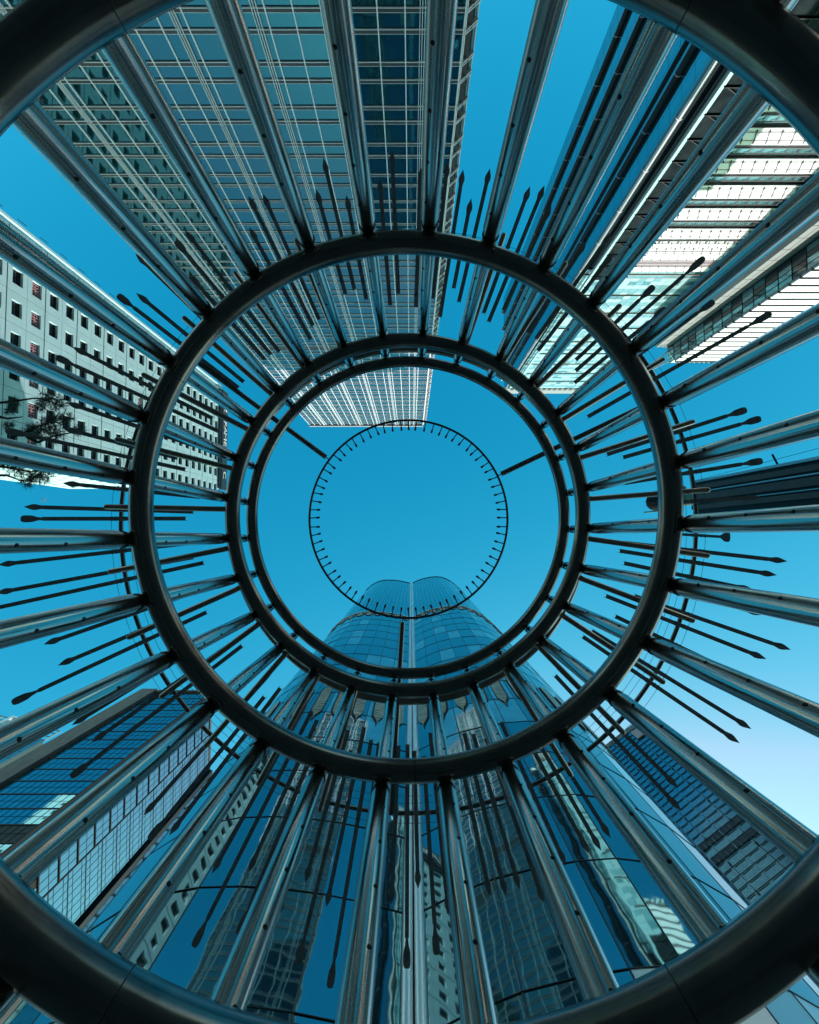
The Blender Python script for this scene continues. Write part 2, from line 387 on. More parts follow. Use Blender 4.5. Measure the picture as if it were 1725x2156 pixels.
# ================================================================== TOWER AT THE TOP OF THE PICTURE
def H(h): return h + EYE
tw = thing('glass_skyscraper', 'gridded teal glass skyscraper with silver mullions and sunlit top rows', 'skyscraper', (-24, -60, 0))
YF = -60.0; X0, X1 = -54.3, 6.2; TOP = H(278)
MB().box(V(X0 + .3, -110, 0), X, Y, Z, 61.2, 49.6, TOP - .5).build('core', M['t_dark'], tw)
pn = Panes(tw, 'pane', 300)
pitch = 3.18; xs = []
x = -32.5
while x > X0 + 1: x -= pitch
x += pitch
cols = [X0]
while x < X1 - .6: cols.append(x); x += pitch
cols.append(X1)
rows = []; k = -9
while 70.2 + 6.8 * k + 6.8 < 277:
    b0 = 70.2 + 6.8 * k; rows.append((b0, b0 + 2.55)); rows.append((b0 + 2.55, b0 + 6.8)); k += 1
rows.append((rows[-1][1], 277.5))
for (a, b) in rows:
    dark = 160 < (a + b) / 2 < 166
    for i in range(len(cols) - 1):
        wd = cols[i + 1] - cols[i]
        pn.add(V((cols[i] + cols[i + 1]) / 2, YF, H((a + b) / 2)), -X, Z, wd - .12, b - a - .1, 't_dark' if dark else 't_glass', .0012)
pn.finish()
for xx in cols:
    MB().box(V(xx - .07, YF + .06, 0), X, Y, Z, .14, .24, TOP).build('mullion', M['t_mull'], tw)
x = -27.3 - 9.54 * 2
while x < X1 - 1:
    m = MB()
    for s in (-.34, -.05, .26): m.box(V(x + s, YF + .10, 0), X, Y, Z, .07, .30, TOP + .4)
    m.build('maintenance_rail', M['t_mull'], tw)
    x += 9.54
for j, (a, b) in enumerate(rows):
    m = MB(); m.box(V(X0, YF + .05, H(a) - .2), X, Y, Z, X1 - X0, .18, .46); m.build('transom', M['t_dark'], tw)
    m = MB()
    m.box(V(X0, YF + .05, H(a) - .30), X, Y, Z, X1 - X0, .20, .08); m.box(V(X0, YF + .05, H(a) + .24), X, Y, Z, X1 - X0, .18, .07)
    m.build('transom_trim', M['t_mull'], tw)
MB().box(V(X0 - .4, YF - 20, TOP - .6), X, Y, Z, X1 - X0 + .4, 20.9, .9).build('parapet', M['mauve'], tw)
# chamfered corner with open frames
u = V(1, -1, 0).normalized(); n = V(1, 1, 0).normalized()
ch = Panes(tw, 'corner_pane', 60)
for (a, b) in rows: ch.add(V(X1, YF, 0) + u * 1.05 + V(0, 0, H((a + b) / 2)) - n * .1, -u, Z, 1.7, b - a - .5, 'dark_glass', .002)
ch.finish()
for s in (0.05, 2.05): MB().box(V(X1, YF, 0) + u * s - n * .1, u, n, Z, .12, .35, TOP).build('corner_mullion', M['t_mull'], tw)
m = MB()
for (a, b) in rows: m.box(V(X1, YF, H(a) - .2) - n * .05, u, n, Z, 2.1, .45, .16); m.box(V(X1, YF, H(a) + .2) - n * .05, u, n, Z, 2.1, .45, .16)
tag(m.build('corner_transom', M['t_mull'], tw), kind='stuff')
cr = MB()
for xx in (-49, -41, -33): cr.box(V(xx, -72, TOP), X, Y, Z, 3.2, 3, 1.4)
cr.build('plant_box', M['t_dark'], tw)

# ================================================================== CURVED TOWER AT THE BOTTOM
ctw = thing('curved_glass_tower', 'blue glass tower of two rounded lobes joined at a bright metal seam', 'skyscraper', (0, 30, 0))
left = [(-.45, 20.5), (-4, 19.65), (-8, 19.15), (-12, 19.2), (-15, 20.0), (-18.2, 22), (-20.6, 25), (-22.3, 29.5), (-23, 36), (-23, 44)]
right = [(.45, 20.5), (3.6, 19.0), (7, 18.1), (10, 17.7), (13.2, 17.8), (17.2, 19.6), (21, 22.8), (24, 26.4), (25.6, 31), (26.6, 37), (26.6, 44)]
def smooth_poly(p, step):
    pts = [Vector((*q, 0)) for q in p]; P = []
    for i in range(len(pts) - 1):
        p0 = pts[max(i - 1, 0)]; p1, p2 = pts[i], pts[i + 1]; p3 = pts[min(i + 2, len(pts) - 1)]
        for t in [j / 12 for j in range(12)]:
            P.append(.5 * ((2 * p1) + (p2 - p0) * t + (2 * p0 - 5 * p1 + 4 * p2 - p3) * t * t + (3 * p1 - p0 - 3 * p2 + p3) * t ** 3))
    P.append(pts[-1]); out = [P[0]]; acc = 0
    for a, b in zip(P, P[1:]):
        L = (b - a).length
        while acc + L >= step:
            f = (step - acc) / L; a = a + (b - a) * f; out.append(a.copy()); L = (b - a).length; acc = 0
        acc += L
    return out
LEDGE = H(132); TOPC = H(231)
pn = Panes(ctw, 'pane', 300, .06)
for sgn, poly in ((-1, left), (1, right)):
    P = smooth_poly(poly, 2.25)
    cxx = 0
    for i in range(len(P) - 1):
        a, b = (P[i], P[i + 1]) if sgn < 0 else (P[i + 1], P[i])
        u = (a - b).normalized() if False else (b - a).normalized()
        wd = (b - a).length; c = (a + b) / 2
        # outward side: u x Z must point away from the lobe
        n = u.cross(Z)
        if n.y > 0 and abs(n.y) > .3 or (abs(n.y) <= .3 and n.x * sgn < 0): u = -u
        z = H(22.3) - 7.1 * 3
        while z < LEDGE - .5:
            z1 = min(z + 7.1, LEDGE)
            pn.add(V(c.x, c.y, (z + z1) / 2), u, Z, wd - .035, z1 - z - .06, 'silver_panel' if (c.x > 9.5 and z < H(20) or c.x < -7 and z < H(20)) else ('c_light' if random.random() < .2 and z > H(40) else 'c_glass'), .0022)
            z = z1
        z = LEDGE + 1.2; hh = (TOPC - z) / 13
        for j in range(13):
            for q in (0, 1):
                cc = c + (b - a).normalized() * ((q - .5) * wd / 2)
                pn.add(V(cc.x, cc.y, z + hh * (j + .5)), u, Z, wd / 2 - .05, hh - .12, 'c_glass', .003)
    # unseen block added behind the lobes to cast shade on the gridded skyscraper
    MB().box(V(-22.5 if sgn < 0 else 0.01, 46 , 0), X, Y, Z, 22.49 if sgn < 0 else 41.5, 12, H(224)).build('shade_block', M['dark_glass'], ctw)
    # joints between the panes
    for i, p in enumerate(P):
        MB().tube([V(p.x, p.y - .03, 0), V(p.x, p.y - .03, TOPC - .2)], .06, 6).build('joint', M['c_joint'], ctw)
    # body behind the glass
    body = [V(p.x, p.y + .35, 0) for p in P]
    poly2 = [V(0, 21.2, 0)] + [V(q.x - sgn * .3 * min(1, i / 6), q.y, 0) for i, q in enumerate(body)] + [V(P[-1].x - sgn * .3, 45.9, 0), V(0, 45.9, 0)]
    MB().prism(poly2, Z, TOPC - .3).build('body', M['c_joint'], ctw)
    # ledges
    for zl, th, pr in ((LEDGE, .55, .45), (TOPC - .35, .35, .12)):
        m = MB()
        for a, b in zip(P, P[1:]):
            m.bar(V(a.x, a.y - .05, zl), V(b.x, b.y - .05, zl), .3 + pr, Z, th)
        m.build('ledge', M['chrome'] if zl == LEDGE else M['c_joint'], ctw)
    # hanging tear shaped vents under two ledges
    for zb, hh, ww in ((H(55.2), 12.0, 1.3), (LEDGE - .5, 4.6, 1.35)):
        zt = zb + hh if hh > 6 else zb; zb2 = zt - hh
        for i in range(len(P) - 1):
            a, b = P[i], P[i + 1]; c = (a + b) / 2; u = (b - a).normalized(); n = u.cross(Z)
            if (n.y > 0 and abs(n.y) > .3) or (abs(n.y) <= .3 and n.x * sgn < 0): n = -n
            if c.y > 34: continue
            prof = [(0, .02), (.06, .035), (.10, .09), (.135, .20), (.18, .38), (.24, .47), (.32, .50), (.86, .50), (.95, .40), (1, .22)]
            for off, scl, nm, mk in ((.10, 1.0, 'vent_frame', 'black'), (.16, .86, 'vent', 'louvre')):
                o0 = V(c.x, c.y, 0) + n * off + u * (0 if nm == 'vent_frame' else -.08 * ww)
                zz = lambda t: zb2 + hh * (.5 + (t - .5) * (1 if nm == 'vent_frame' else .93))
                pts = [o0 + u * (x * ww * scl) + V(0, 0, zz(t)) for t, x in prof] + [o0 - u * (x * ww * scl) + V(0, 0, zz(t)) for t, x in reversed(prof)]
                MB().prism(pts, n, .05).build(nm, M[mk], ctw)
pn.finish()
zz = H(22.3) - 7.1 * 3
jm = MB()
for poly in (left, right):
    P = smooth_poly(poly, 2.25)
    z = zz
    while z < LEDGE - 1:
        m = MB()
        for a, b in zip(P, P[1:]): m.bar(V(a.x, a.y - .07, z), V(b.x, b.y - .07, z), .07, Z, .045)
        m.build('floor_joint', M['c_joint'], ctw); z += 7.1
for s in (-1, 1):
    MB().tube([V(s * .30 + .12, 20.35, 0), V(s * .30 + .12, 20.35, TOPC - .5)], .27, 20).build('seam_column', M['chrome'], ctw, True)

# ================================================================== WHITE BUILDING ON THE LEFT
wb = thing('white_office_block', 'white panelled block with square windows and a dark rooftop sign', 'office building', (-50, -26, 0))
TOPW = H(137)
MB().box(V(-90, -39.6, 0), X, Y, Z, 39.4, 27.0, TOPW).build('core', M['white_wall'], wb)
def cell_mesh(wd, ht, ow, oh, d=.55):
    a, b = wd / 2 - .03, ht / 2 - .03; m = MB(); ow /= 2; oh /= 2
    for (x0, x1, y0, y1) in ((-a, -ow, -b, b), (ow, a, -b, b), (-ow, ow, -b, -oh), (-ow, ow, oh, b)):
        m.box(V(x0, y0, 0), X, Y, Z, x1 - x0, y1 - y0, d)
    return m.mesh('wall_panel', M['white_wall'])
FH = 3.4; COLY = [-32.9 + 4.07 * k for k in range(6)] 
cm_ = cell_mesh(4.07, FH, 1.95, 1.75)
solid = MB(); solid.box(V(-1.3, -FH / 2 + .03, 0), X, Y, Z, 2.6, FH - .06, .5); solid_me = solid.mesh('wall_panel', M['white_wall'])
win = MB(); win.box(V(-.97, -.87, 0), X, Y, Z, 1.94, 1.74, .06); win_me = win.mesh('window', M['pane_dark'])
wf = MB()
for (x0, y0, a, b) in ((-.97, -.87, 1.94, .07), (-.97, .80, 1.94, .07), (-.97, -.80, .07, 1.6), (.90, -.80, .07, 1.6), (-.9, .25, 1.8, .05), (-.9, -.15, 1.8, .03), (-.9, .5, 1.8, .03)): wf.box(V(x0, y0, .06), X, Y, Z, a, b, .07)
wf_me = wf.mesh('frame', M['black'])
gr = MB()
for t in (-.55, 0, .55): gr.box(V(-.8, t - .03, .18), X, Y, Z, 1.6, .06, .05)
for t in (-.75, -.4, 0, .4, .75): gr.box(V(t - .03, -.62, .18), X, Y, Z, .06, 1.24, .05)
gr.bar(V(-.75, -.6, .2), V(.75, .6, .2), .05); gr.bar(V(-.75, .6, .2), V(.75, -.6, .2), .05)
gr_me = gr.mesh('grille', M['pink'])
rotX = Matrix((Y, Z, X)).transposed().to_quaternion()     # local x -> +Y, local y -> Z, local z -> +X
h = 65 - FH * 4; fi = -4
while h < 134:
    for ci, yy in enumerate(COLY):
        link('wall_panel', cm_, wb, V(-50.6, yy, H(h)), rotX)
        wn = link('window', win_me, wb, V(-50.5, yy, H(h)), rotX)
        f = bpy.data.objects.new('frame', wf_me); COL.objects.link(f); f.parent = wn
        if fi == 1 or (fi in (9, 10, 11) and ci in (2, 3)):
            q = bpy.data.objects.new('grille', gr_me); COL.objects.link(q); q.parent = wn
    link('wall_panel', solid_me, wb, V(-50.6, -32.9 - 2.035 - 1.33, H(h)), rotX)
    o = link('wall_panel', solid_me, wb, V(-50.6, -37.5, H(h)), rotX); o.scale = (.75, 1, 1)
    h += FH; fi += 1
m = MB(); 
for zc in [H(65 + 6.8 * k) for k in range(-2, 11)]:
    m.box(V(-50.06, -39.0, zc - 1.76), X, Y, Z, .05, 26.6, .05)
m.build('wall_joint', M['black'], wb)
# parapet wall along the roof edge with rail posts
MB().box(V(-50.5, -39.9, H(30)), X, Y, Z, .46, .35, TOPW - H(30)).build('edge_wall', M['white_wall'], wb)
m = MB()
for k in range(24): m.box(V(-49.6, -40.0, H(40 + 4 * k)), X, Y, Z, .06, .06, 1.5)
m.build('rail_post', M['black'], wb)
# sunlit end wall, facing down the picture
m2 = MB(); nwin = 0
ec = cell_mesh(3.4, FH, .9, 1.3, .35)
rotY = Matrix((-X, Z, Y)).transposed().to_quaternion()
h = 65 - FH * 4
while h < 134:
    for k in range(11):
        xx = -52.4 - 3.4 * k
        m2.box(V(xx - .45, -12.58, H(h) - .65), X, Y, Z, .9, .05, 1.3)
        if nwin < 240: link('wall_panel', ec, wb, V(xx, -12.6, H(h)), rotY); nwin += 1
    h += FH
m2.build('end_window', M['pane_dark'], wb)
# windows of the side that shows only in the mirror glass of the skyscraper
m3 = MB()
for j in range(26):
    for k in range(9): m3.box(V(-53.5 - 4.07 * k, -39.72, H(54.8 + FH * j)), X, Y, Z, 1.9, .08, 1.6)
m3.build('rear_window', M['pane_dark'], wb)
# roof sign
MB().box(V(-50.35, -38.6, TOPW - 2.6), X, Y, Z, .6, 26, 1.5).build('roof_band', M['black'], wb)
sg = MB().box(V(-50.2, -38.8, TOPW - .7), X, Y, Z, .5, 26.4, 3.9).build('sign_board', M['sign'], wb)
def text_mesh(ch, size, mt, ext=.04):
    c = bpy.data.curves.new('t', 'FONT'); c.body = ch; c.size = size; c.extrude = ext; c.align_x = 'CENTER'; c.align_y = 'CENTER'
    o = bpy.data.objects.new('t', c); COL.objects.link(o); dg = bpy.context.evaluated_depsgraph_get(); dg.update()
    me = bpy.data.meshes.new_from_object(o.evaluated_get(dg)); bpy.data.objects.remove(o); me.materials.clear(); me.materials.append(mt); me.name = 'letter'
    return me
for chh, py in (('K', 861), ('F', 892), ('A', 906), ('M', 920), ('E', 935), ('C', 1001)):
    yy = (py - 1130) / 1100 * 139.5 
    link('letter', text_mesh(chh, 3.0, M['letter']), wb, V(-49.62, yy, TOPW + 1.1), rotX)

wb.scale = (1.3, 1.3, 1.3); wb.location = (-65, -33.8, -.39)      # its storeys are 4.4 m

# ================================================================== BLUE TOWER AT THE LOWER LEFT
lb = thing('blue_mirror_tower', 'blue mirror glass tower with black floor lines and brown stone edge', 'office tower', (-52, 45, 0))
TL = H(119)
MB().box(V(-60.2, 35.2, 0), X, Y, Z, 14.9, 24, TL - .4).build('core', M['black'], lb)
pn = Panes(lb, 'pane', 300, .06)
h = 8.0
while h < 118:
    mech = 58.5 < h < 62
    for k in range(12):
        pn.add(V(-57.2 + 1.0 * (k + .5), 34.95, H(h + .95)), X, Z, .86, 1.76, 'black' if mech else 'l_glass', .0008)
        pn.add(V(-57.2 + 1.0 * (k + .5), 34.95, H(h + 2.85)), X, Z, .86, 1.76, 'black' if mech else 'l_glass', .0008)
    for k in range(21):
        if k == 17: continue
        off = 0 if k < 9 else 1.9
        for q in (0, 1):
            zc = h + .95 + 1.9 * q + (off * .5)
            pn.add(V(-45.05, 34.9 + 1.02 * (k + .5), H(zc)), Y, Z, .92, 1.78, 'black' if mech and k < 19 and k % 7 else 'l_glass', .0008)
    h += 3.8
pn.finish()
h = 8.0
while h < 118:
    MB().box(V(-57.2, 34.82, H(h) - .10), X, Y, Z, 12.3, .1, .20).build('floor_line', M['black'], lb)
    MB().box(V(-45.0, 34.9, H(h) - .12), X, Y, Z, .12, 9.2, .24).build('floor_fin', M['black'], lb)
    MB().box(V(-45.0, 44.1, H(h + 1.9) - .06), X, Y, Z, .06, 13.8, .10).build('floor_line', M['black'], lb)
    h += 3.8
MB().box(V(-45.0, 34.72, 0), X, Y, Z, .30, .35, TL).build('corner_post', M['black'], lb)
MB().box(V(-45.0, 44.0, 0), X, Y, Z, .12, .16, TL).build('vertical_fin', M['black'], lb)
MB().box(V(-45.2, 52.15, 0), X, Y, Z, .75, 1.3, TL + .5).build('vertical_band', M['black'], lb)
MB().box(V(-45.6, 56.4, 0), X, Y, Z, .9, .5, TL + .5).build('edge_post', M['dark_glass'], lb)
MB().box(V(-60.8, 34.3, 0), X, Y, Z, 3.5, 3.5, TL + .8).build('stone_edge', M['brown'], lb)
MB().box(V(-60.2, 34.5, TL - .4), X, Y, Z, 15.3, 24, .9).build('parapet', M['brown'], lb)

# far tower with roof letters
fb = thing('far_blue_tower', 'distant flat blue tower with white roof letters behind the brown edge', 'office tower', (-130, 70, 0))
u = V(.97, .243, 0); v = V(-.243, .97, 0); o0 = V(-102.5, 53.5, 0)
TF = H(150)
m = MB(); m.box(o0 - u * 60 + v * .1, u, v, Z, 64, 30, TF - 7); m.build('core', M['dark_glass'], fb)
pn = Panes(fb, 'pane', 250, .05)
for i in range(20):
    for j in range(26):
        pn.add(o0 + u * (4 - 3.2 * (i + .5)) + V(0, 0, TF - 7 - 4 * (j + .5)), u, Z, 3.1, 3.85, 'b_glass', .0006)
pn.finish()
m = MB()
for i in range(30): m.box(o0 + u * (4 - 2.1 * i) + V(0, 0, TF - 7), u, v, Z, .25, .25, 6.6)
for q in (0, 2.2, 4.4, 6.4): m.box(o0 - u * 60 + V(0, 0, TF - 7 + q), u, v, Z, 64, .2, .16)
m.build('roof_rail', M['grey_panel'], fb)
rotf = Matrix((u, Z, -v)).transposed()
if rotf.determinant() < 0: rotf = Matrix((u, Z, u.cross(Z))).transposed()
for chh, s in (('P', -8.6), ('O', -2.6)):
    link('letter', text_mesh(chh, 8.0, M['letter'], .2), fb, o0 + u * s - v * .6 + V(0, 0, TF - 3.6), rotf.to_quaternion())

# ================================================================== BLUE TOWER AT THE LOWER RIGHT
rb = thing('dark_blue_tower', 'dark blue glass tower with dashed floor lines and rows of dark vents', 'office tower', (45, 70, 0))
u = V(-.8, .6, 0); nrm = V(-.6, -.8, 0); o0 = V(65.9, 50.3, 0); TR = H(150)
MB().box(o0 - nrm * .15 + V(0, 0, 0), u, -nrm, Z, 62, 30, TR - .3).build('core', M['c_joint'], rb)
pn = Panes(rb, 'pane', 260, .05)
vt = Panes(rb, 'vent_panel', 60, .10)
FHt = 2.07
for j in range(71):
    zc = 150 - 2.2 - FHt * (j + .5)
    if zc < 4: break
    for i in range(20):
        s = .2 + 3.0 * (i + .5)
        c = o0 + u * s + V(0, 0, H(zc))
        if j in (22, 24) and 1 <= i <= 4:
            pn.add(c, -u, Z, 2.96, 2.0, 'r_glass', .0005)
            for q in (-1, 0, 1): vt.add(c - u * (-.96 * q) + nrm * .1, -u, Z, .85, 1.5, 't_dark')
        else: pn.add(c, -u, Z, 2.93, 2.0, 'r_glass', .0007)
pn.finish(); vt.finish()
for j in range(71):
    z = H(150 - 2.2 - FHt * j)
    if z < 4: break
    m = MB(); m.box(o0 + nrm * .05 + V(0, 0, z - .04), u, nrm, Z, 61, .08, .06)
    for i in range(20): m.box(o0 + u * (.6 + 3.0 * i) + nrm * .05 + V(0, 0, z - .42), u, nrm, Z, 2.3, .06, .12)
    m.build('floor_line', M['black'], rb)
for i in range(11):
    m = MB(); m.box(o0 + u * (6 * i + .15) + nrm * .05, u, nrm, Z, .09, .16, TR)
    for j in range(20): m.box(o0 + u * (6 * i + .03) + nrm * .05 + V(0, 0, TR - 3.7 - 7.4 * j), u, nrm, Z, .33, .3, .5)
    m.build('mullion', M['rib'], rb)
MB().box(o0 - u * .2 + nrm * .12 + V(0, 0, TR - 2.2), u, -nrm, Z, 62, 30, 2.2).build('parapet', M['grey_panel'], rb)
MB().box(o0 + u * 2 + nrm * .3 + V(0, 0, TR - 8.0), u, nrm, Z, 4.5, .2, 4.4).build('roof_sign', M['mauve'], rb)

# ================================================================== COMPLEX AT THE UPPER RIGHT
rc = thing('ribbed_blue_tower', 'tall blue glass tower with long grey ribs and pale panelled sunlit side', 'skyscraper', (60, -85, 0))
TC = H(230)
MB().box(V(41.8, -107, 0), X, Y, Z, 33, 42.8, TC - .4).build('core', M['dark_glass'], rc)
pn = Panes(rc, 'pane', 300, .06)
for j in range(58):
    zc = 8 + 3.83 * (j + .5)
    for i in range(19):
        pn.add(V(41.55, -64.6 - 2.23 * (i + .5), H(zc)), -Y, Z, 2.17, 3.75, 'b_glass', .0008)
pn.finish()
fp = Panes(rc, 'facade_panel', 300, .08)
for j in range(56):
    zc = 122 + 1.95 * (j + .5)
    if zc > 222: break
    band = j % 4
    for i in range(18):
        mk = 'pale_b' if (band == 1 or random.random() < .16) else ('pale_c' if band == 3 and random.random() < .35 else 'pale_a')
        fp.add(V(42.0 + 1.83 * (i + .5), -63.85, H(zc)), -X, Z, 1.76, 1.87, mk, .001)
fp.finish()
for k in range(9):
    MB().box(V(42 + 3 * (k % 2), -63.75, H(124 + 11 * k)), X, Y, Z, 30, .25, .28).build('service_rail', M['rib'], rc)
MB().box(V(41.4, -64.3, H(222)), X, Y, Z, 33.6, .6, 8).build('parapet', M['grey_panel'], rc)
m = MB()
for i in range(14): m.box(V(43 + 2.3 * i, -63.65, H(222.3)), X, Y, Z, 1.4, .15, 2.0)
m.build('roof_vent', M['t_dark'], rc)
for yy, r_, mk in ((-100.3, .75, 'rib'), (-92.6, .75, 'rib'), (-71.2, .8, 'rib'), (-64.3, .85, 'rib_light')):
    rbm = MB().tube([V(41.1, yy, 0), V(41.1, yy, TC)], r_ * .62, 14).build('rib', M[mk], rc, True)
    MB().box(V(40.9, yy - r_ * 1.15, 0), X, Y, Z, .5, .3, TC).build('rib_edge', M['rib_light'], rc)
    m = MB()
    for k in range(19): m.tube([V(41.1, yy, H(20 + 11.4 * k)), V(41.1, yy, H(20.18 + 11.4 * k))], r_ * .62 + .06, 14)
    m.build('rib_clamp', M['letter'], rc)
for yy in (-74.5,):
    MB().box(V(41.1, yy, 0), X, Y, Z, .4, .25, TC).build('rib_edge', M['rib'], rc)
MB().box(V(40.6, -72, TC), X, Y, Z, 2.2, 1.6, 2.6).build('roof_box', M['letter'], rc)
MB().box(V(40.4, -79, TC - 4), X, Y, Z, 1.6, 1.8, 3.4).build('roof_box', M['letter'], rc)

# terraced lower block in front
tb = thing('white_terraced_block', 'sunlit white terraced block with railings, wavy panels and mauve louvres', 'office building', (85, -64, 0))
MB().box(V(43, -75, 0), X, Y, Z, 75, 11.0, H(121.5)).build('core', M['grey_panel'], tb)
tp = Panes(tb, 'white_panel', 300, .12); tg = Panes(tb, 'strip_window', 200, .06)
T_Y = -63.2
band = []
fm = MB(); pth = [V(.42 * math.sin((t - .5) * 3.1), .1 * t, 2.6 * t) for t in (0, .2, .4, .6, .8, 1)]
for a, b in zip(pth, pth[1:]): fm.bar(a, b, .09, Y, .22)
fin_a = fm.mesh('wavy_fin', M['t_dark'])
h = 61.5 - 6.6 * 3
while h < 108: band.append(h); h += 6.6
for h in band:
    for i in range(33):
        xx = 52 + 2.0 * (i + .5)
        tp.add(V(xx, T_Y + .35, H(h + 4.45)), -X, (Z * 1 + Y * .08).normalized(), 1.95, 3.2, 'white_panel', .004)
        tg.add(V(xx, T_Y - .3, H(h + 1.9)), -X, Z, 1.92, 1.8, 'pale_c', .003)
        tg.add(V(xx, T_Y - .25, H(h + .55)), -X, Z, 1.92, .8, 'pale_a', .003) if False else None
for h in (108.6, 113.6, 118.8):
    for i in range(33): tp.add(V(52 + 2.0 * (i + .5), T_Y + .35, H(h + .9)), -X, Z, 1.95, 2.3, 'white_panel', .004)
tp.finish(); tg.finish()
for h in band:
    sl = MB().box(V(52, T_Y - .3, H(h) - .15), X, Y, Z, 66, .9, .25).build('terrace', M['white_panel'], tb)
    m = MB(); m.box(V(52, T_Y + .6, H(h) + 1.15), X, Y, Z, 66, .10, .12); m.box(V(52, T_Y + .6, H(h) - .2), X, Y, Z, 66, .14, .22)
    for i in range(33): m.box(V(52.8 + 2.0 * i, T_Y + .6, H(h)), X, Y, Z, .13, .13, 1.2); m.bar(V(52.86 + 2 * i, T_Y + .6, H(h) + .6), V(52.46 + 2 * i, T_Y + .2, H(h) + 1.5), .07); m.bar(V(52.86 + 2 * i, T_Y + .6, H(h) + .6), V(53.26 + 2 * i, T_Y + .2, H(h) + 1.5), .07)
    m.build('railing', M['t_dark'], tb)
    for dz in (3.45, 5.1): MB().box(V(52, T_Y + .5, H(h + dz)), X, Y, Z, 66, .10, .09).build('panel_joint', M['mauve'], tb)
    for i in range(26): link('wavy_fin', fin_a, tb, V(52 + 2.0 * i, T_Y + .55, H(h + 3.1)))
for h in (108.6, 113.6, 118.8):
    for dz in (3.45, 5.1): MB().box(V(52, T_Y + .5, H(h + dz)), X, Y, Z, 66, .10, .09).build('panel_joint', M['mauve'], tb)
    for i in range(26): link('wavy_fin', fin_a, tb, V(52 + 2.0 * i, T_Y + .55, H(h - .2)), None, (1, 1, .85))
for h0 in (110.8, 115.9):
    for k in range(8):
        MB().box(V(52, T_Y + .1, H(h0 + .36 * k)), X, Y, Z, 66, .25, .2).build('louvre', M['mauve'], tb)
# dark braced shaft
sh = thing('dark_braced_shaft', 'dark glass lift shaft with steel bracing beside the white terraces', 'lift shaft', (47, -63, 0))
MB().box(V(43.4, -63.1, 0), X, Y, Z, 8.2, .9, H(124)).build('glass_front', M['shaft_glass'], sh)
for k in range(16):
    z = H(50 + 4.8 * k); m = MB()
    m.box(V(43.2, -62.15, z), X, Y, Z, 8.6, .25, .14)
    m.bar(V(43.6, -62.0, z), V(50.8, -62.0, z + 4.4), .16, Y); m.bar(V(48, -62.0, z), V(48, -62.0, z + 4.4), .12, Y)
    m.build('brace', M['black'], sh)
MB().box(V(42.75, -62.9, 0), X, Y, Z, .55, .8, H(215)).build('light_edge', M['pale_a'], sh)

# slim striped slab
sb = thing('striped_white_slab', 'slim white slab with thin dark floor stripes and a green glass side', 'office building', (80, -55, 0))
TS = H(150)
MB().box(V(75.2, -62.8, 0), X, Y, Z, 11.6, 12.2, TS - .2).build('core', M['white_wall'], sb)
MB().box(V(71.4, -62.9, 0), X, Y, Z, 3.6, 7.7, TS).build('grey_side_wall', M['grey_panel'], sb)
m = MB()
for k in range(34): m.box(V(71.4, -55.19, H(20 + 3.9 * k)), X, Y, Z, 3.6, .03, .07)
for k in (1.2, 2.4): m.box(V(71.4 + k, -55.19, 0), X, Y, Z, .05, .03, TS)
m.build('wall_joint', M['rib'], sb)
MB().box(V(74.9, -55.25, 0), X, Y, Z, .3, .25, TS + .3).build('edge_trim', M['rib'], sb)
pn = Panes(sb, 'pane', 120, .06)
for j in range(38):
    for i in range(4): pn.add(V(75.1, -55.0 + 1.15 * (i + .5), H(4 + 3.86 * (j + .5))), -Y, Z, 1.1, 3.7, 'pale_c' if random.random() < .6 else 'dark_glass', .006)
pn.finish()
m = MB()
for j in range(38): m.box(V(74.95, -55.0, H(4 + 3.86 * j)), X, Y, Z, .12, 4.6, .10)
for i in range(5): m.box(V(74.95, -55.0 + 1.15 * i, 0), X, Y, Z, .12, .08, TS)
m.build('glass_side_grid', M['black'], sb)
h = 30
while h < 147:
    MB().box(V(75.2, -50.6, H(h)), X, Y, Z, 11.7, .75, 2.15).build('white_band', M['white_panel'], sb)
    MB().box(V(75.2, -50.6, H(h + 2.2)), X, Y, Z, 11.7, .35, .4).build('strip_window', M['pale_c'], sb)
    MB().box(V(75.2, -50.6, H(h + 2.7)), X, Y, Z, 11.7, .85, .10).build('floor_stripe', M['t_dark'], sb)
    h += 3.0
m = MB()
for k in range(24): m.bar(V(75.6 + .46 * k, -49.9, H(145.6)), V(75.9 + .46 * k, -49.9, H(147.6 + (k % 3) * .4)), .16, Y)
m.build('roof_rail', M['black'], sb)
m = MB(); m.bar(V(74.9, -54, TS), V(66, -47, TS + 6), .35); m.bar(V(74.9, -51, TS), V(66, -47, TS + 6), .25)
m.build('roof_brace', M['letter'], sb)

# ================================================================== DARK TOWER AT THE RIGHT EDGE
dt = thing('dark_slim_tower', 'dark slim glossy tower with green and black machinery on its top', 'tower', (72, -9, 0))
TD = H(120)
MB().box(V(65, -12.6, 0), X, Y, Z, 5, 8.2, TD).build('body', M['black'], dt)
for yy, w_, mk in ((-12.75, .5, 'rib_light'), (-11.6, 1.0, 'rib'), (-10.2, .25, 'rib_light'), (-9.6, 1.4, 'rib'), (-7.7, .16, 'rib_light'), (-7.2, 1.0, 'rib')):
    MB().box(V(64.5, yy, 0), X, Y, Z, .5, w_, TD - (0 if mk == 'rib' else 1)).build('vertical_trim', M[mk], dt)
MB().box(V(64.7, -10.9, TD), X, Y, Z, 3.0, 2.2, 9).build('green_tank', M['green'], dt)
m = MB(); m.tube([V(66, -8.6, TD), V(66, -8.6, TD + 8)], 1.0, 16)
for k in range(8): m.tube([V(66, -8.6, TD + .8 + k), V(66, -8.6, TD + 1.1 + k)], 1.15, 16)
m.build('green_hose', M['green'], dt, True)
m = MB(); m.tube([V(66, -9.4, TD + 12), V(66, -9.4, TD + 22)], 1.9, 20)
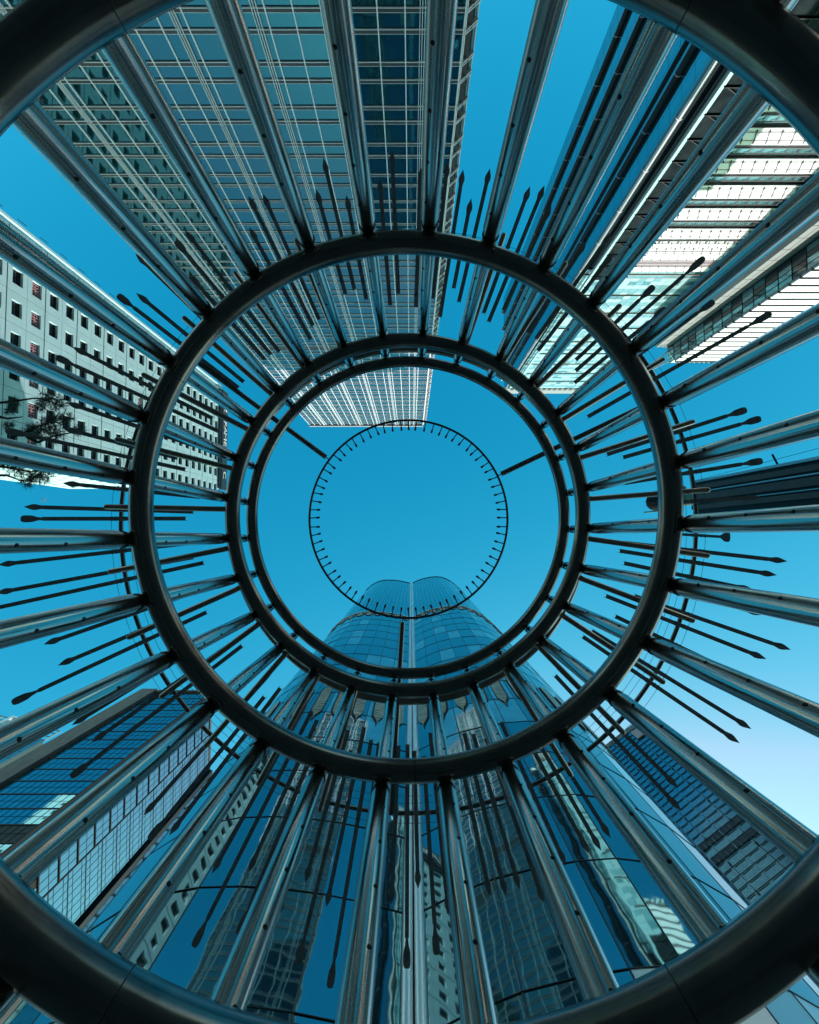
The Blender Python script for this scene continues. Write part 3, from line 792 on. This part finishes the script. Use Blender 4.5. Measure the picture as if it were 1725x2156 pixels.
for k in range(9): m.tube([V(66, -9.4, TD + 12.2 + 1.1 * k), V(66, -9.4, TD + 12.6 + 1.1 * k)], 2.35, 20)
m.tube([V(66, -9.4, TD + 7), V(66, -9.4, TD + 12)], .8, 12)
m.build('ribbed_drum', M['black'], dt)
m = MB(); m.box(V(65.6, -12.3, TD + 6), X, Y, Z, .5, .6, 21); m.box(V(65.6, -12.9, TD + 13), X, Y, Z, .4, 1.8, .6); m.bar(V(65.8, -11.9, TD + 5), V(65.8, -9, TD + 11), .5)
m.box(V(65.6, -7.0, TD + 12), X, Y, Z, .4, .35, 15); m.box(V(65.6, -13.4, TD + 18), X, Y, Z, .4, 1.3, .5)
m.build('green_boom', M['green'], dt)
m = MB(); m.bar(V(65, -12.6, TD - 28), V(64.0, -14.6, TD - 28), .25); m.bar(V(64.0, -14.6, TD - 60), V(64.0, -12.6, TD - 2), .06); m.build('cable', M['black'], dt)

# ================================================================== PINE BRANCHES AT THE LEFT EDGE
tr = thing('pine_tree', 'feathery dark pine whose twigs hang over the white block', 'tree', (-8.2, -1.5, GZ))
m = MB(); m.tube([V(-8.2, -1.5, GZ), V(-8.15, -1.45, 3), V(-8.05, -1.5, 6), V(-8.1, -1.6, 9)], [.16, .13, .10, .05], 10)
m.build('trunk', M['bark'], tr, True)
h0 = 6.5
def px(x, y, h=6.5): return V((x - 866) / 1100 * h, (y - 1130) / 1100 * h, H(h))
brs = [[V(-8.1, -1.5, 6.6), px(-40, 950), px(40, 915), px(95, 880), px(125, 868)],
       [V(-8.1, -1.5, 6.6), px(-40, 850), px(20, 845), px(70, 838), px(120, 835)],
       [V(-8.1, -1.5, 6.4), px(-40, 975), px(20, 985), px(70, 995), px(120, 985)],
       [px(40, 915), px(75, 930), px(110, 918), px(160, 905)],
       [px(-30, 870), px(10, 880), px(30, 872)], [px(-40, 1000), px(10, 1000), px(50, 1015)]]
needles = MB(); 
for b in brs:
    b = [p + V(0, 0, random.uniform(-.1, .1)) for p in b]
    mm = MB(); mm.tube(b, [.022 * (1 - .75 * i / (len(b) - 1)) for i in range(len(b))], 7); mm.build('branch', M['bark'], tr, True)
centres = [(20, 845, 14), (95, 832, 26), (115, 850, 24), (75, 850, 16), (105, 885, 26), (130, 880, 20), (80, 900, 28), (110, 912, 26), (60, 905, 22), (160, 903, 16), (12, 862, 10), (10, 895, 12),
           (30, 985, 26), (70, 1000, 28), (110, 985, 24), (55, 1012, 18), (10, 975, 20), (90, 1005, 18), (125, 980, 16), (-10, 960, 30)]
for cx_, cy_, rr in centres:
    for t in range(int(rr * 2.2)):
        a = random.uniform(0, 2 * math.pi); q = rr * random.uniform(.1, .8)
        c = px(cx_ + q * math.cos(a), cy_ + q * math.sin(a) * .8, 6.5 + random.uniform(-.25, .25))
        base = random.uniform(0, 2 * math.pi); cw = px(cx_, cy_)
        needles.tube([cw + V(0, 0, random.uniform(-.1, .1)), c], [.003, .0015], 3, False)
        for k in range(9):
            g_ = a + random.gauss(0, .8); el = random.uniform(-.7, .7); L = random.uniform(.04, .10)
            d = V(math.cos(g_) * math.cos(el), math.sin(g_) * math.cos(el), math.sin(el)); s = d.cross(V(random.random() - .5, random.random() - .5, random.random() - .5)).normalized() * .0024
            i = len(needles.v); needles.v += [c - s, c + s, c + d * L]; needles.f.append((i, i + 1, i + 2))
tag(needles.build('foliage', M['needle'], tr), kind='stuff')

# ================================================================== SMALL AIRCRAFT
ac = thing('aircraft', 'tiny white aircraft high in the sky at the left', 'aircraft', ((90 - 866) / 1100 * 500, (1052 - 1130) / 1100 * 500, H(500)))
c = Vector(ac.location)
MB().tube([c + V(-1.6, -2.6, 0), c + V(-.6, -1, 0), c + V(1.0, 1.8, 0), c + V(1.5, 2.6, 0)], [.15, .35, .3, .08], 8).build('fuselage', M['airc'], ac, True)
MB().prism([c + V(-3.2, 1.0, -.1), c + V(-3.0, 1.5, -.1), c + V(3.3, -1.2, -.1), c + V(3.0, -1.7, -.1)], Z, .12).build('wing', M['airc'], ac)
MB().prism([c + V(.1, 2.6, 0), c + V(.3, 2.9, 0), c + V(2.4, 1.9, 0), c + V(2.2, 1.6, 0)], Z, .08).build('tail', M['airc'], ac)

scene.cycles.max_bounces = 8
